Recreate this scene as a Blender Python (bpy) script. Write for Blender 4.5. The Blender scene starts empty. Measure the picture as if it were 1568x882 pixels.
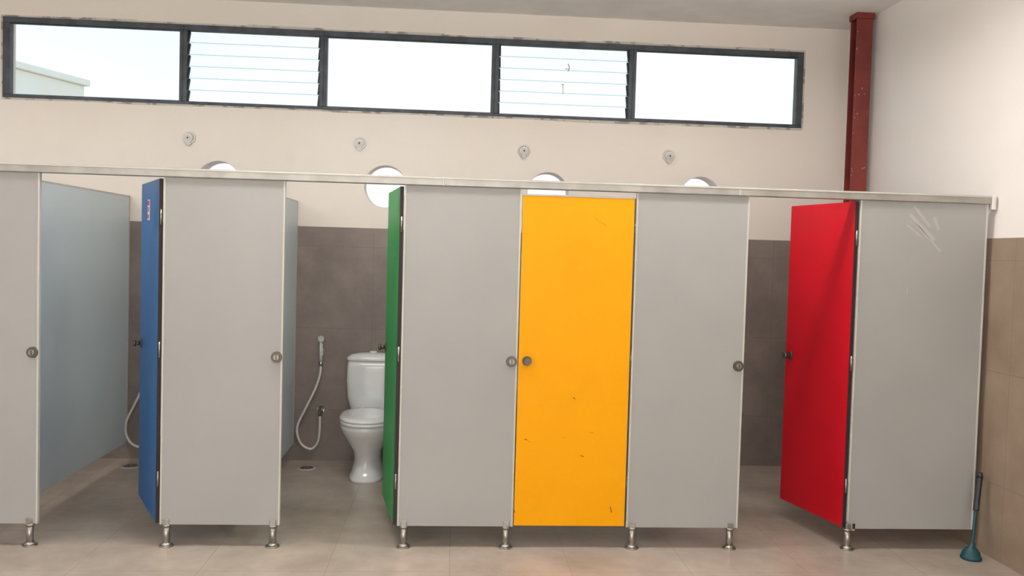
import bpy, bmesh, math, random
from mathutils import Vector, Matrix
random.seed(4)
sc=bpy.context.scene
try:
    sc.view_settings.view_transform='Standard'; sc.view_settings.look='None'
except Exception: pass

# ---------------------------------------------------------------- materials
def lin(c):
    return tuple(((v/255)/12.92 if v/255<=.04045 else ((v/255+.055)/1.055)**2.4) for v in c)+(1,)
def mat(name,c,rough=.5,metal=0,c2=None,scale=3,detail=4,bump=0,bscale=60,spec=.5,lo=.35,hi=.65,coat=0):
    m=bpy.data.materials.new(name);m.use_nodes=True;nt=m.node_tree;b=nt.nodes['Principled BSDF']
    b.inputs['Roughness'].default_value=rough;b.inputs['Metallic'].default_value=metal
    b.inputs['Specular IOR Level'].default_value=spec;b.inputs['Coat Weight'].default_value=coat
    b.inputs['Coat Roughness'].default_value=.1
    g=nt.nodes.new('ShaderNodeNewGeometry')
    if c2 is None: c2=tuple(min(255,v*1.04) for v in c)
    n=nt.nodes.new('ShaderNodeTexNoise');n.inputs['Scale'].default_value=scale;n.inputs['Detail'].default_value=detail
    nt.links.new(g.outputs['Position'],n.inputs['Vector'])
    r=nt.nodes.new('ShaderNodeValToRGB');r.color_ramp.elements[0].position=lo;r.color_ramp.elements[1].position=hi
    r.color_ramp.elements[0].color=lin(c);r.color_ramp.elements[1].color=lin(c2)
    nt.links.new(n.outputs['Fac'],r.inputs['Fac']);nt.links.new(r.outputs['Color'],b.inputs['Base Color'])
    if bump:
        n2=nt.nodes.new('ShaderNodeTexNoise');n2.inputs['Scale'].default_value=bscale
        nt.links.new(g.outputs['Position'],n2.inputs['Vector'])
        bp=nt.nodes.new('ShaderNodeBump');bp.inputs['Strength'].default_value=bump;bp.inputs['Distance'].default_value=.01
        nt.links.new(n2.outputs['Fac'],bp.inputs['Height']);nt.links.new(bp.outputs['Normal'],b.inputs['Normal'])
    return m
def tilemat(name,c,c2,cm,axes,tw,th,rough=.4,scale=2.2,off=0.,mortar=.004,shift=(0,0)):
    m=bpy.data.materials.new(name);m.use_nodes=True;nt=m.node_tree;b=nt.nodes['Principled BSDF']
    b.inputs['Roughness'].default_value=rough
    g=nt.nodes.new('ShaderNodeNewGeometry');s=nt.nodes.new('ShaderNodeSeparateXYZ');nt.links.new(g.outputs['Position'],s.inputs[0])
    cb=nt.nodes.new('ShaderNodeCombineXYZ')
    for i,a in enumerate(axes):
        ad=nt.nodes.new('ShaderNodeMath');ad.operation='ADD';ad.inputs[1].default_value=20+shift[i]
        nt.links.new(s.outputs[a],ad.inputs[0]);nt.links.new(ad.outputs[0],cb.inputs[i])
    br=nt.nodes.new('ShaderNodeTexBrick');br.offset=off;br.inputs['Scale'].default_value=1
    br.inputs['Brick Width'].default_value=tw;br.inputs['Row Height'].default_value=th
    br.inputs['Mortar Size'].default_value=mortar;br.inputs['Mortar Smooth'].default_value=.3
    nt.links.new(cb.outputs[0],br.inputs['Vector'])
    n=nt.nodes.new('ShaderNodeTexNoise');n.inputs['Scale'].default_value=scale;n.inputs['Detail'].default_value=8;n.inputs['Roughness'].default_value=.65
    nt.links.new(g.outputs['Position'],n.inputs['Vector'])
    r=nt.nodes.new('ShaderNodeValToRGB');r.color_ramp.elements[0].position=.32;r.color_ramp.elements[1].position=.68
    r.color_ramp.elements[0].color=lin(c);r.color_ramp.elements[1].color=lin(c2);nt.links.new(n.outputs['Fac'],r.inputs['Fac'])
    br.inputs['Mortar'].default_value=lin(cm)
    nt.links.new(r.outputs['Color'],br.inputs['Color1'])
    hv=nt.nodes.new('ShaderNodeHueSaturation');hv.inputs['Value'].default_value=.97;nt.links.new(r.outputs['Color'],hv.inputs['Color'])
    nt.links.new(hv.outputs[0],br.inputs['Color2']);nt.links.new(br.outputs['Color'],b.inputs['Base Color'])
    bp=nt.nodes.new('ShaderNodeBump');bp.invert=True;bp.inputs['Strength'].default_value=.15;bp.inputs['Distance'].default_value=.002
    nt.links.new(br.outputs['Fac'],bp.inputs['Height']);nt.links.new(bp.outputs['Normal'],b.inputs['Normal'])
    return m
def glassmat(name,tint,fac,rough=.05):
    m=bpy.data.materials.new(name);m.use_nodes=True;nt=m.node_tree;nt.nodes.clear()
    o=nt.nodes.new('ShaderNodeOutputMaterial');t=nt.nodes.new('ShaderNodeBsdfTransparent');t.inputs[0].default_value=lin(tint)
    tr=nt.nodes.new('ShaderNodeBsdfTranslucent');tr.inputs[0].default_value=(.95,.98,1,1)
    n=nt.nodes.new('ShaderNodeTexNoise');n.inputs['Scale'].default_value=6
    mr=nt.nodes.new('ShaderNodeMapRange');mr.inputs['To Min'].default_value=fac*.6;mr.inputs['To Max'].default_value=fac*1.4
    nt.links.new(n.outputs['Fac'],mr.inputs['Value'])
    mx=nt.nodes.new('ShaderNodeMixShader');nt.links.new(mr.outputs[0],mx.inputs[0]);nt.links.new(t.outputs[0],mx.inputs[1]);nt.links.new(tr.outputs[0],mx.inputs[2])
    nt.links.new(mx.outputs[0],o.inputs[0]);return m

M_wall=mat('cream_wall_paint',(236,227,216),.85,c2=(240,232,222),scale=1.2,bump=.08)
M_wallr=mat('pale_wall_paint',(236,231,225),.85,c2=(240,236,231),scale=1.2,bump=.08)
M_ceil=mat('ceiling_paint',(244,240,236),.9)
M_tileb=tilemat('brown_wall_tile_back',(116,104,98),(138,125,118),(114,102,96),(0,2),.6,.6,.45,3.5,.0,.002,(.1,.02))
M_tiler=tilemat('brown_wall_tile_right',(132,114,97),(152,134,116),(124,107,92),(1,2),.6,.6,.45,3.5,.0,.002)
M_floor=tilemat('beige_floor_tile',(154,142,131),(184,170,157),(150,138,127),(0,1),.6,.6,.22,2.2,.0,.002,(.1,.15))
M_panel=mat('gray_laminate',(161,160,156),.42,c2=(166,165,161),scale=1.5,spec=.3)
M_div=mat('pale_gray_laminate',(200,212,216),.35,c2=(206,218,222),scale=1.5)
M_edge=mat('aluminium_edge',(190,188,180),.45,metal=.1)
M_rail=mat('aluminium_rail',(150,146,139),.35,metal=.35,c2=(172,168,160),scale=8)
M_steel=mat('brushed_steel',(150,146,140),.3,metal=.9,c2=(175,170,162),scale=30)
M_knob=mat('dark_steel_knob',(95,88,80),.35,metal=.7)
M_knobc=mat('knob_centre',(150,142,132),.3,metal=.8)
M_blue=mat('blue_laminate',(28,92,152),.4,c2=(32,98,160),scale=2,spec=.3)
M_green=mat('green_laminate',(30,140,64),.4,c2=(34,148,70),scale=2,spec=.3)
M_yel=mat('yellow_laminate',(240,162,2),.45,c2=(244,167,4),scale=2,spec=.15)
M_red=mat('red_laminate',(186,6,26),.4,c2=(194,10,32),scale=2,spec=.3)
M_dark=mat('dark_edge',(40,30,30),.6)
M_cer=mat('white_ceramic',(228,227,226),.12,coat=.5)
M_plas=mat('white_plastic',(214,211,206),.35)
M_chrome=mat('chrome',(180,180,180),.15,metal=1)
M_frame=mat('dark_window_frame',(58,64,70),.5,c2=(78,84,90),scale=12,metal=.2)
M_caulk=mat('window_caulk',(205,199,191),.9,c2=(150,145,140),scale=14,lo=.5,hi=.6)
M_glass=glassmat('clear_glass',(255,255,255),.01)
M_louv=glassmat('louver_glass',(254,255,255),.03)
M_louve=glassmat('louver_glass_edge',(228,240,244),.15)
M_col=mat('red_oxide_paint',(104,36,30),.5,c2=(128,50,40),scale=5,bump=.1)
M_colw=mat('paint_splatter',(170,140,130),.8)
M_teal=mat('teal_rubber',(14,64,74),.5)
M_black=mat('black_rubber',(38,40,44),.45)
M_sign=mat('sign_white',(225,215,215),.6)
M_signr=mat('sign_red',(190,40,45),.6)
M_scr=mat('scratch_brown',(195,125,10),.8)
M_scrd=mat('scratch_dark',(125,70,20),.8)
M_scw=mat('scuff_white',(173,171,167),.7)
M_build=mat('outside_building_paint',(255,250,240),.9)
M_roof=mat('outside_roof',(200,170,150),.8)

# ---------------------------------------------------------------- builder
class Bd:
    def __init__(s,name,org=(0,0,0),parent=None,rot=0):
        s.n=name;s.o=Vector(org);s.p=parent;s.rot=rot;s.bm=bmesh.new();s.m=[]
    def mi(s,m):
        if m not in s.m:s.m.append(m)
        return s.m.index(m)
    def _fin(s,faces,m,smooth):
        i=s.mi(m)
        for f in faces:
            f.material_index=i;f.smooth=smooth
    def box(s,a,b,m,bev=0,mx=None):
        before=set(s.bm.faces)
        c=[(a[k]+b[k])/2 for k in range(3)];d=[abs(b[k]-a[k]) for k in range(3)]
        M=Matrix.Translation(c)@Matrix.Diagonal((*d,1))
        if mx is not None: M=mx@M
        r=bmesh.ops.create_cube(s.bm,size=1,matrix=M)
        if bev:
            ed=list({e for v in r['verts'] for e in v.link_edges})
            bmesh.ops.bevel(s.bm,geom=ed,offset=bev,segments=2,affect='EDGES',profile=.5)
        s._fin([f for f in s.bm.faces if f not in before],m,False);return s
    def cyl(s,p,q,r1,m,r2=None,seg=24,smooth=True):
        before=set(s.bm.faces)
        p=Vector(p);q=Vector(q);d=q-p
        M=Matrix.Translation((p+q)/2)@d.to_track_quat('Z','Y').to_matrix().to_4x4()
        bmesh.ops.create_cone(s.bm,cap_ends=True,segments=seg,radius1=r1,radius2=r1 if r2 is None else r2,depth=d.length,matrix=M)
        nf=[f for f in s.bm.faces if f not in before]
        s._fin(nf,m,smooth)
        for f in nf:
            if len(f.verts)>4:f.smooth=False
        return s
    def loft(s,rings,m,cap=True,seg=36):
        # rings: (cx,cy,z,rx,ry_front,ry_back,exp)
        before=set(s.bm.faces);R=[]
        for cx,cy,z,rx,rf,rb,e in rings:
            L=[]
            for k in range(seg):
                t=2*math.pi*k/seg;c,sn=math.cos(t),math.sin(t)
                x=math.copysign(abs(c)**(2/e),c)*rx;y=math.copysign(abs(sn)**(2/e),sn)*(rb if sn>0 else rf)
                L.append(s.bm.verts.new((cx+x,cy+y,z)))
            R.append(L)
        for A,B in zip(R,R[1:]):
            for k in range(seg):
                s.bm.faces.new((A[k],A[(k+1)%seg],B[(k+1)%seg],B[k]))
        if cap:
            s.bm.faces.new(R[0][::-1]);s.bm.faces.new(R[-1])
        nf=[f for f in s.bm.faces if f not in before];s._fin(nf,m,True)
        return s
    def tube(s,pts,r,m,seg=10,sub=10):
        P=[Vector(p) for p in pts];C=[]
        Q=[P[0]]+P+[P[-1]]
        for i in range(1,len(Q)-2):
            for k in range(sub):
                t=k/sub;a,b,c,d=Q[i-1],Q[i],Q[i+1],Q[i+2]
                C.append(.5*((2*b)+(c-a)*t+(2*a-5*b+4*c-d)*t*t+(3*b-a-3*c+d)*t**3))
        C.append(P[-1]);R=[];before=set(s.bm.faces);n=None
        for i,c in enumerate(C):
            tg=(C[min(i+1,len(C)-1)]-C[max(i-1,0)]).normalized()
            if n is None:n=tg.orthogonal().normalized()
            n=(n-tg*n.dot(tg)).normalized();b=tg.cross(n)
            R.append([s.bm.verts.new(c+(n*math.cos(2*math.pi*k/seg)+b*math.sin(2*math.pi*k/seg))*r) for k in range(seg)])
        for A,B in zip(R,R[1:]):
            for k in range(seg):s.bm.faces.new((A[k],A[(k+1)%seg],B[(k+1)%seg],B[k]))
        s.bm.faces.new(R[0][::-1]);s.bm.faces.new(R[-1])
        s._fin([f for f in s.bm.faces if f not in before],m,True);return s
    def done(s):
        bmesh.ops.recalc_face_normals(s.bm,faces=s.bm.faces)
        me=bpy.data.meshes.new(s.n);s.bm.to_mesh(me);s.bm.free()
        for m in s.m:me.materials.append(m)
        o=bpy.data.objects.new(s.n,me);sc.collection.objects.link(o);o.location=s.o;o.rotation_euler[2]=s.rot
        if s.p:o.parent=s.p
        return o
def empty(name,loc=(0,0,0)):
    e=bpy.data.objects.new(name,None);sc.collection.objects.link(e);e.location=loc;e.empty_display_size=.1;return e

# ---------------------------------------------------------------- dimensions
P=1.2194;W=.6109;ZB=.1145;ZR=1.9043;ZT=1.95;BY=1.9094;TZ=1.7206;RX=4.42;XL=-4.2;YF=-8.;ZC=3.3213
WT,WB=3.1365,2.5698;MX=[-1.7274,-.4837,.5138,1.7542,2.7801,4.0761]
CIRC=[(-.226,2.02),(.974,2.03),(2.174,2.02),(3.325,2.027)];CR=.156

# ---------------------------------------------------------------- room
Bd('floor').box((XL,YF,-.1),(RX+.2,BY+.2,0),M_floor).done()
Bd('ceiling').box((XL,YF,ZC),(RX+.2,BY+.2,ZC+.12),M_ceil).done()
wb=Bd('wall_back').box((XL,BY,0),(RX+.2,BY+.18,ZC),M_wall).done()
cut=Bd('cutter').box((MX[0],BY-.2,WB),(MX[5],BY+.4,WT),M_wall)
for x,z in CIRC: cut.cyl((x,BY-.2,z),(x,BY+.4,z),CR,M_wall,seg=64)
cut=cut.done()
md=wb.modifiers.new('b','BOOLEAN');md.object=cut;md.operation='DIFFERENCE';md.solver='EXACT'
dg=bpy.context.evaluated_depsgraph_get();nm=bpy.data.meshes.new_from_object(wb.evaluated_get(dg));wb.modifiers.clear();wb.data=nm
bpy.data.objects.remove(cut)
Bd('wall_right').box((RX,YF,0),(RX+.15,BY,ZC),M_wallr).done()
Bd('wall_left').box((XL-.15,YF,0),(XL,BY,ZC),M_wallr).done()
Bd('trim_1').box((XL,BY-.01,0),(RX,BY,TZ),M_tileb).done()
Bd('trim_2').box((RX-.01,YF,0),(RX,BY-.01,TZ),M_tiler).done()

# ---------------------------------------------------------------- windows
fy0,fy1=BY-.012,BY+.045
for i in range(5):
    a,b=MX[i],MX[i+1];w=Bd('window_%d'%(i+1),((a+b)/2,BY,(WT+WB)/2))
    ox,oz=(a+b)/2,(WT+WB)/2
    def bx(x0,x1,z0,z1,y0,y1,m,bev=0):w.box((x0-ox,y0-BY,z0-oz),(x1-ox,y1-BY,z1-oz),m,bev)
    lo=.05 if i==0 else .024;hi=.05 if i==4 else .024
    if i in(1,3):lo=hi=.03
    bx(a,b,WT-.04,WT,fy0,fy1,M_frame,.003);bx(a,b,WB,WB+.022,fy0,fy1,M_frame,.003)
    bx(a,a+lo,WB+.022,WT-.04,fy0,fy1,M_frame,.003);bx(b-hi,b,WB+.022,WT-.04,fy0,fy1,M_frame,.003)
    if i in(0,4,2):
        bx(a+lo,b-hi,WB+.022,WT-.04,BY+.02,BY+.024,M_glass)
        bx(a+lo,b-hi,WB+.022,WB+.028,BY+.005,BY+.02,M_frame);bx(a+lo,b-hi,WT-.047,WT-.04,BY+.005,BY+.02,M_frame)
    else:
        n=6;h=(WT-WB-.062)/n
        for k in range(n):
            zc=WB+.022+h*(k+.5)-oz
            mx=Matrix.Translation((0,.018,zc))@Matrix.Rotation(math.radians(-26),4,'X')
            w.box((a+lo-ox,-.0025,-h*.56),(b-hi-ox,.0025,h*.56),M_louv,mx=mx)
            w.box((a+lo-ox,-.003,-h*.56-.004),(b-hi-ox,.003,-h*.56),M_louve,mx=mx)
            for xx in(a+lo-ox,b-hi-ox):
                w.box((xx-.012,-.008,-h*.52),(xx+.012,.008,h*.50),M_frame,mx=mx)
    w.done()
cf=Bd('trim_3')
for z0,z1 in((WT,WT+.014),(WB-.012,WB)):
    x=MX[0]-.012
    while x<MX[5]+.01:
        l=random.uniform(.12,.4);x2=min(x+l,MX[5]+.012);e=random.uniform(-.004,.006)
        cf.box((x,BY-.006,z0-(e if z0<2.8 else 0)),(x2,BY+.002,z1+(e if z0>2.8 else 0)),M_caulk);x=x2
cf.box((MX[0]-.014,BY-.006,WB),(MX[0],BY+.002,WT),M_caulk);cf.box((MX[5],BY-.006,WB),(MX[5]+.014,BY+.002,WT),M_caulk)
cf.done()
lc=Bd('window_latch_cord',(2.27,BY-.02,2.84))
lc.tube([(0.02,-.01,.13),(.03,-.02,.10),(.02,-.02,.07)],.003,M_steel).box((.0,-.022,.087),(.03,-.014,.092),M_steel)
lc.tube([(-.015,-.02,-.02),(-.012,-.02,-.09)],.003,M_steel).box((-.028,-.022,-.027),(-.002,-.014,-.022),M_steel);lc.done()
for i,(x,z) in enumerate(CIRC):
    w=Bd('window_%d'%(i+6),(x,BY+.1,z));seg=64
    bm=w.bm;rings=[]
    for (r,y) in((CR,-.098),(CR,.075),(CR-.003,.075),(CR-.003,-.098)):
        rings.append([bm.verts.new((r*math.cos(2*math.pi*k/seg),y,r*math.sin(2*math.pi*k/seg))) for k in range(seg)])
    fs=[]
    for j in range(4):
        A,B_=rings[j],rings[(j+1)%4]
        for k in range(seg):fs.append(bm.faces.new((A[k],A[(k+1)%seg],B_[(k+1)%seg],B_[k])))
    w._fin(fs,M_sign,True);w.cyl((0,-.06,0),(0,-.056,0),CR-.004,M_glass,seg=64);w.done()

for x,z in((-.434,2.332),(.783,2.337),(1.984,2.325),(3.073,2.326)):
    b=Bd('wall_lamp_holder',(x,BY,z))
    b.cyl((0,0,0),(0,-.012,0),.047,M_plas,.044,32);b.cyl((0,-.012,0),(0,-.04,-.004),.036,M_plas,.03,32)
    b.cyl((0,-.04,-.004),(0,-.043,-.004),.02,M_edge);b.cyl((0,-.043,-.004),(0,-.044,-.004),.006,M_dark)
    b.cyl((0,-.006,-.035),(0,-.03,-.042),.022,M_plas,.016);b.done()

c=Bd('steel_column',(4.325,1.50,0));z1=ZC
c.box((-.058,-.05,0),(.058,-.042,z1),M_col).box((-.058,.042,0),(.058,.05,z1),M_col).box((-.005,-.042,0),(.005,.042,z1),M_col)
c.box((-.066,-.06,z1-.04),(.066,.06,z1-.0),M_col)
for k in range(22):
    z=random.uniform(1.9,3.2);x=random.choice([random.uniform(-.055,-.045),random.uniform(-.05,.05)]);s_=random.uniform(.0015,.004)
    c.box((x-s_,-.0515,z-s_*1.6),(x+s_,-.05,z+s_*1.6),M_colw)
c.done()

# ---------------------------------------------------------------- partition
tp=empty('toilet_partition')
panels=[(-2*P,-2*P+W),(-P,-P+W),(0,W),(P,P+W),(2*P,2*P+W),(3*P,4.375)]
TH=.018
for i,(a,b) in enumerate(panels):
    q=Bd('panel_%d'%(i+1),((a+b)/2,0,0),tp);h=(b-a)/2
    q.box((-h+.006,0,ZB),(h-.006,TH,ZR),M_panel,.0015)
    for s_ in(-1,1):
        q.box((s_*h,-.003,ZB),(s_*(h-.010),TH+.003,ZR),M_edge,.002)
    if i==5:
        for (x1,y1,x2,y2,wd) in((1392,335,1432,372,9),(1398,322,1424,352,6),(1405,352,1442,388,5),(1430,338,1438,356,8),(1388,350,1412,368,4)):
            X1=3.658+(x1-1315)*.0036-(a+b)/2;Z1=ZB+(810-y1)*.00362;X2=3.658+(x2-1315)*.0036-(a+b)/2;Z2=ZB+(810-y2)*.00362
            L=math.hypot(X2-X1,Z2-Z1);an=math.atan2(Z2-Z1,X2-X1)
            q.box((-L/2,-.0006,-wd*.0012),(L/2,.0002,wd*.0012),M_scw,mx=Matrix.Translation(((X1+X2)/2,0,(Z1+Z2)/2))@Matrix.Rotation(-an,4,'Y'))
        q.box((.0-.08,-.0006,1.40),(-.075,.0002,1.44),M_scw)
        q.box((-h,-.006,ZB-.01),(-h+.045,TH+.004,ZB+.045),M_rail,.002);q.box((-h+.03,-.0065,ZB),(-h+.045,0,ZB+.03),M_dark)
    q.done()
    if i<5:
        k=Bd('knob_%d'%(i+1),(b-.03,0,.995),tp)
        k.cyl((0,0,0),(0,-.012,0),.029,M_knob,.027,32).cyl((0,-.012,0),(0,-.018,0),.016,M_knobc,.014,24).box((-.003,-.021,-.012),(.003,-.018,.012),M_knob);k.done()
for i,x in enumerate((-P*2+.02,-.85,.338,1.54,2.745)):
    q=Bd('divider_%d'%(i+1),(x,0,0),tp)
    q.box((-.009,TH+.003,.12),(.009,BY-.012,ZR-.005),M_div,.001).box((-.011,TH+.003,ZR-.012),(.011,BY-.012,ZR-.002),M_edge,.001)
    q.box((-.011,BY-.03,.12),(.011,BY-.0105,ZR-.005),M_edge);q.done()
r=Bd('top_rail',(0,0,0),tp)
joints=[XL+.01,1.42,2.99,4.395]
for a,b in zip(joints,joints[1:]):
    r.box((a+.001,-.014,ZR),(b-.001,TH+.014,ZT),M_rail,.004)
    r.box((a+.001,-.016,ZT-.010),(b-.001,-.012,ZT-.002),M_edge,.001)
for j in joints[1:-1]:r.box((j-.004,-.015,ZR+.001),(j+.004,TH+.015,ZT+.001),M_edge,.002)
r.box((4.385,-.02,ZR-.03),(RX-.0105,TH+.02,ZT+.004),M_plas,.006);r.done()
fx=[-.65-P,-.65,.033,.576,1.255,1.795,2.475,3.010,3.668]
for i,x in enumerate(fx):
    q=Bd('leg_%d'%(i+1),(x,TH/2,0),tp)
    q.cyl((0,0,0),(0,0,ZB),.0175,M_steel).cyl((0,0,0),(0,0,.006),.037,M_steel).cyl((0,0,.006),(0,0,.02),.033,M_steel,.02)
    q.box((-.016,-TH/2-.006,ZB-.004),(.016,-TH/2,ZB+.03),M_steel,.003).box((-.016,TH/2,ZB-.004),(.016,TH/2+.006,ZB+.03),M_steel,.003)
    q.cyl((0,0,ZB-.012),(0,0,ZB),.022,M_steel);q.done()
q=Bd('sticker',(-.85+.0105,.42,1.845),tp).box((-.001,-.07,-.02),(.001,.06,.02),M_plas,.0).cyl((0,0,-.03),(.02,0,-.03),.012,M_plas);q.done()

# ---------------------------------------------------------------- doors
def door(n,xh,ang,m,w=.586,ztop=ZR-.008,extra=None):
    d=Bd('door_%d'%n,(xh-(.022 if ang else .006),.004 if ang else 0,0),None,-math.radians(ang))
    d.box((-w,0,ZB+.006),(-.003,TH,ztop),m,.0015)
    d.box((-.003,-.0005,ZB+.006),(0.001,TH+.0005,ztop),M_dark)
    for z in(.35,1.02,1.7):
        d.cyl((.003,TH*.5,z-.04),(.003,TH*.5,z+.04),.005,M_steel,seg=12)
    zk=1.0;xk=-w+.045
    d.cyl((xk,0,zk),(xk,-.007,zk),.026,M_knob,.025,32).cyl((xk,-.007,zk),(xk,-.035,zk),.012,M_knob,seg=20).cyl((xk,-.03,zk),(xk,-.045,zk),.019,M_knob,.017,24)
    d.cyl((xk,TH,zk),(xk,TH+.03,zk),.018,M_steel)
    if extra:extra(d)
    return d.done()
def bsign(d):
    d.box((-.36,-.002,1.69),(-.30,0,1.80),M_sign)
    d.box((-.355,-.003,1.77),(-.305,-.002,1.795),M_signr);d.box((-.345,-.003,1.735),(-.315,-.002,1.76),M_signr);d.box((-.35,-.003,1.70),(-.31,-.002,1.72),M_signr)
def yscr(d):
    ox=2*P-.006
    for x1,y1,x2,y2,wd in((912,330,922,338,.8),(922,337,933,343,.8),(807,671,811,672,2.),(811,673,818,676,1),(866,668,872,667,.6),(908,660,914,659,1.2),(882,606,885,608,2),(894,695,899,697,2),(941,774,943,783,2.2),(791,779,793,784,2)):
        f=lambda x,y:(1.83+(x-(802-(y-297)*.025))*.00345-ox,ZB+(806-y)*.003476)
        X1,Z1=f(x1,y1);X2,Z2=f(x2,y2);L=math.hypot(X2-X1,Z2-Z1);an=math.atan2(Z2-Z1,X2-X1)
        d.box((-L/2,-.0006,-wd*.0011),(L/2,.0002,wd*.0011),M_scrd if wd>=2 else M_scr,mx=Matrix.Translation(((X1+X2)/2,0,(Z1+Z2)/2))@Matrix.Rotation(-an,4,'Y'))
    d.box((-.602,-.002,ZR-.034),(.002,TH,ZR-.026),M_edge)
door(1,0,63,M_blue,extra=bsign)
door(2,P,80,M_green)
door(3,2*P,0,M_yel,w=.597,ztop=ZR-.034,extra=yscr)
door(4,3*P,77,M_red)

# ---------------------------------------------------------------- toilets
def toilet(x):
    t=Bd('toilet',(x,BY-.015,0))
    t.loft([(0,-.40,0,.118,.235,.22,2.6),(0,-.40,.02,.118,.235,.22,2.6),(0,-.39,.05,.105,.21,.2,2.4),(0,-.39,.13,.09,.17,.2,2.2),(0,-.40,.19,.098,.18,.2,2.2),
            (0,-.42,.26,.135,.225,.22,2.2),(0,-.43,.32,.168,.27,.24,2.2),(0,-.435,.36,.182,.29,.25,2.3),(0,-.435,.385,.184,.293,.25,2.3),(0,-.435,.392,.178,.288,.245,2.3)],M_cer)
    t.loft([(0,-.44,.394,.182,.292,.235,2.3),(0,-.44,.398,.188,.298,.24,2.3),(0,-.44,.412,.188,.298,.24,2.3),(0,-.44,.416,.184,.294,.236,2.3)],M_cer)
    t.loft([(0,-.44,.418,.183,.293,.235,2.3),(0,-.44,.422,.189,.299,.24,2.3),(0,-.44,.434,.187,.296,.238,2.3),(0,-.44,.442,.165,.27,.215,2.3),(0,-.44,.446,.10,.18,.14,2.2)],M_cer)
    for s in(-1,1):t.cyl((s*.07-.02,-.205,.43),(s*.07+.02,-.205,.43),.012,M_plas)
    t.loft([(0,-.16,.22,.10,.12,.12,3),(0,-.14,.33,.13,.14,.12,3.2),(0,-.13,.39,.15,.13,.115,3.5),(0,-.13,.40,.15,.13,.115,3.5)],M_cer)
    t.loft([(0,-.105,.40,.135,.085,.085,3.4),(0,-.105,.42,.158,.092,.09,3.4),(0,-.105,.50,.178,.098,.095,3.4),(0,-.105,.62,.187,.100,.095,3.4),(0,-.105,.72,.184,.098,.095,3.4),(0,-.105,.765,.176,.094,.092,3.4)],M_cer)
    t.loft([(0,-.105,.766,.180,.098,.096,3.2),(0,-.105,.772,.186,.104,.099,3.2),(0,-.105,.79,.184,.102,.097,3.2),(0,-.105,.808,.155,.085,.085,2.8),(0,-.105,.818,.10,.055,.055,2.4),(0,-.105,.821,.04,.03,.03,2)],M_cer)
    t.cyl((0,-.105,.818),(0,-.105,.832),.028,M_cer,.024,24)
    return t.done()
for x in(-.30,.925,2.14,3.30):toilet(x)

def spray(x):
    b=Bd('bidet_sprayer',(x,BY-.01,-.02))
    b.box((-.014,-.03,.80),(.014,0,.85),M_plas,.004)
    b.cyl((0,-.045,.76),(0,-.045,.90),.012,M_plas,.014,20)
    b.cyl((0,-.045,.90),(0,-.065,.935),.018,M_plas,.022,20).cyl((0,-.065,.935),(0,-.068,.94),.018,M_edge)
    b.box((-.006,-.07,.83),(.006,-.058,.90),M_plas,.003)
    b.cyl((0,-.045,.73),(0,-.045,.76),.016,M_chrome,.012,16)
    b.tube([(0,-.045,.74),(-.005,-.045,.66),(-.04,-.045,.55),(-.10,-.045,.42),(-.155,-.04,.30),(-.16,-.04,.22),(-.125,-.04,.145),(-.06,-.04,.115),(-.015,-.04,.16),(.0,-.045,.24),(.002,-.045,.36)],.009,M_plas,12,10)
    b.cyl((0,0,.40),(0,-.05,.40),.013,M_chrome).cyl((0,-.045,.36),(0,-.045,.42),.012,M_chrome).cyl((0,-.05,.40),(0,-.07,.405),.016,M_knob).box((-.008,-.08,.40),(.008,-.066,.435),M_knob,.003)
    b.cyl((0,0,.40),(0,-.006,.40),.026,M_chrome);b.done()
for x in(.541-P,.541,.541+P,.541+2*P):spray(x)
for x in(.484-P,.484,.484+P,.484+2*P-.05):
    b=Bd('floor_drain',(x,1.667,0));b.cyl((0,0,0),(0,0,.004),.065,M_edge,.062,32).cyl((0,0,.004),(0,0,.0055),.05,M_steel,.05,32)
    for k in range(8):
        a=k*math.pi/4;b.box((math.cos(a)*.03-.006,math.sin(a)*.03-.006,.0055),(math.cos(a)*.03+.006,math.sin(a)*.03+.006,.006),M_dark)
    b.done()

# ---------------------------------------------------------------- plunger
b=Bd('toilet_plunger',(4.285,-.14,0))
b.loft([(0,0,0,.052,.052,.052,2),(0,0,.012,.054,.054,.054,2),(0,0,.018,.049,.049,.049,2),(0,0,.04,.044,.044,.044,2),(0,0,.058,.030,.030,.030,2),(0,0,.066,.018,.018,.018,2),(.003,0,.085,.014,.014,.014,2)],M_teal,seg=28)
b.tube([(.003,0,.08),(.03,.03,.20),(.045,.045,.27)],.008,M_teal)
b.tube([(.04,.04,.25),(.055,.055,.33),(.072,.07,.43)],.0155,M_black)
b.cyl((.070,.068,.42),(.075,.072,.45),.018,M_black,.012);b.done()

# ---------------------------------------------------------------- outside
ob=Bd('outside_building',(-4.44,10,0))
mx=Matrix.Rotation(math.radians(-20),4,'Z')
ob.box((-6,-8,-.5),(0,0,4.05),M_build,.02,mx=mx).box((-6.08,-8.08,4.05),(.06,.06,4.15),M_build,.01,mx=mx);ob.done()
Bd('ground').box((-30,BY+.25,-.6),(30,40,-.5),M_roof).done()

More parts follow.
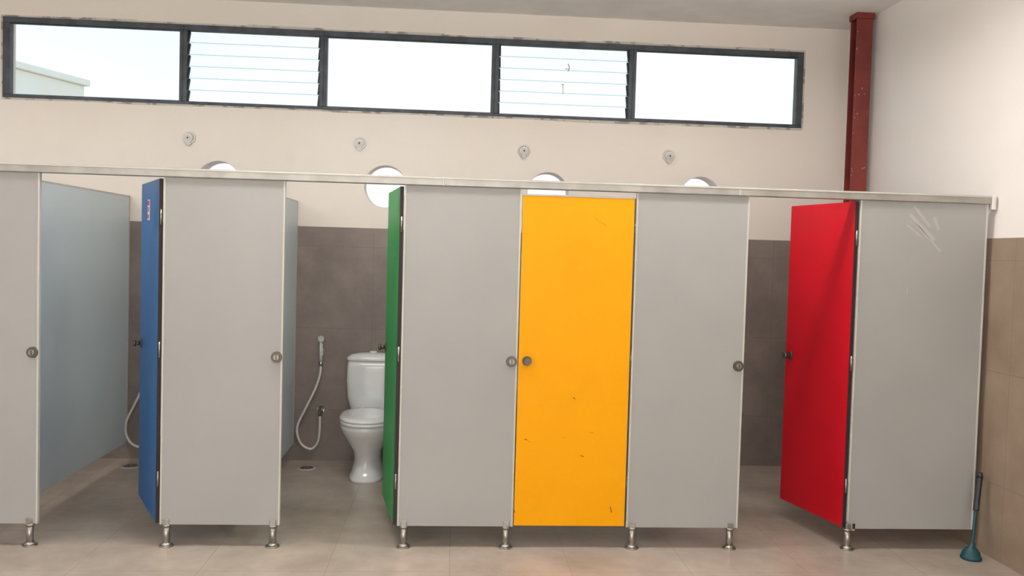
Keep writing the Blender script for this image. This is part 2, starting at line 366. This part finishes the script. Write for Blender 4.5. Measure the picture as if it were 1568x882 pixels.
# ---------------------------------------------------------------- lights / world
def fill_lamp(x,y,up,dn):  # added unseen fixture: up and down area lights for fill
    zz=ZC-.30
    f=Bd('fill_fixture',(x,y,zz));f.box((-.6,-.04,-.03),(.6,.04,.03),M_plas,.01)
    for s in(-.5,.5):f.cyl((s,0,.03),(s,0,.30),.005,M_steel)
    f.done()
    for e,rx,dz in((dn,0,-.06),(up,math.pi,.06)):
        l=bpy.data.lights.new('fill_light','AREA');l.shape='RECTANGLE';l.size=1.1;l.size_y=.12;l.energy=e;l.color=(1,.975,.95)
        o=bpy.data.objects.new('fill_area',l);sc.collection.objects.link(o);o.location=(x,y,zz+dz);o.rotation_euler=(rx,0,0)
for x in(-1.8,.8,3.0):fill_lamp(x,-.35,26,18)  # added above the view to brighten stalls, back wall and ceiling
for x in(-1.6,2.2):fill_lamp(x,-3.6,24,12)  # extra added fill behind and around the camera, out of view
l=bpy.data.lights.new('daylight','AREA');l.shape='RECTANGLE';l.size=7;l.size_y=2.6;l.energy=165;l.color=(1,.97,.94)
o=bpy.data.objects.new('rear_daylight_fill',l);sc.collection.objects.link(o);o.location=(.5,-7.9,1.8);o.rotation_euler=(math.radians(90),0,0)  # added fill for daylight from the open side behind camera; no doorway there

w=bpy.data.worlds.new('sky');sc.world=w;w.use_nodes=True;nt=w.node_tree;bg=nt.nodes['Background']
tc=nt.nodes.new('ShaderNodeTexCoord');sp=nt.nodes.new('ShaderNodeSeparateXYZ');nt.links.new(tc.outputs['Generated'],sp.inputs[0])
n=nt.nodes.new('ShaderNodeTexNoise');n.inputs['Scale'].default_value=3;nt.links.new(tc.outputs['Generated'],n.inputs['Vector'])
ma=nt.nodes.new('ShaderNodeMath');ma.operation='MULTIPLY_ADD';ma.inputs[1].default_value=.2;nt.links.new(n.outputs['Fac'],ma.inputs[0]);nt.links.new(sp.outputs[2],ma.inputs[2])
rp=nt.nodes.new('ShaderNodeValToRGB');nt.links.new(ma.outputs[0],rp.inputs[0])
e=rp.color_ramp.elements;e[0].position=.0;e[0].color=(.55,.53,.50,1);e[1].position=.60;e[1].color=(.42,.60,.68,1)
k=e.new(.09);k.color=(.62,.63,.63,1);k=e.new(.12);k.color=(.68,.70,.71,1);k=e.new(.29);k.color=(.67,.71,.72,1);k=e.new(.42);k.color=(.53,.67,.71,1)
nt.links.new(rp.outputs[0],bg.inputs['Color']);bg.inputs['Strength'].default_value=1.6

# ---------------------------------------------------------------- camera
th,ph,ro,F=.0702,-.0390,-.0281,1345.25
fw=Vector((math.sin(th)*math.cos(ph),math.cos(th)*math.cos(ph),math.sin(ph)))
r0=Vector((math.cos(th),-math.sin(th),0));u0=r0.cross(fw)
rr=r0*math.cos(ro)-u0*math.sin(ro);uu=u0*math.cos(ro)+r0*math.sin(ro)
cam=bpy.data.cameras.new('camera');co=bpy.data.objects.new('camera',cam);sc.collection.objects.link(co)
Mx=Matrix((rr,uu,-fw)).transposed().to_4x4();Mx.translation=Vector((1.4676,-4.6013,1.5632));co.matrix_world=Mx
cam.sensor_width=36;cam.lens=36*F/1568;cam.clip_start=.05
sc.camera=co
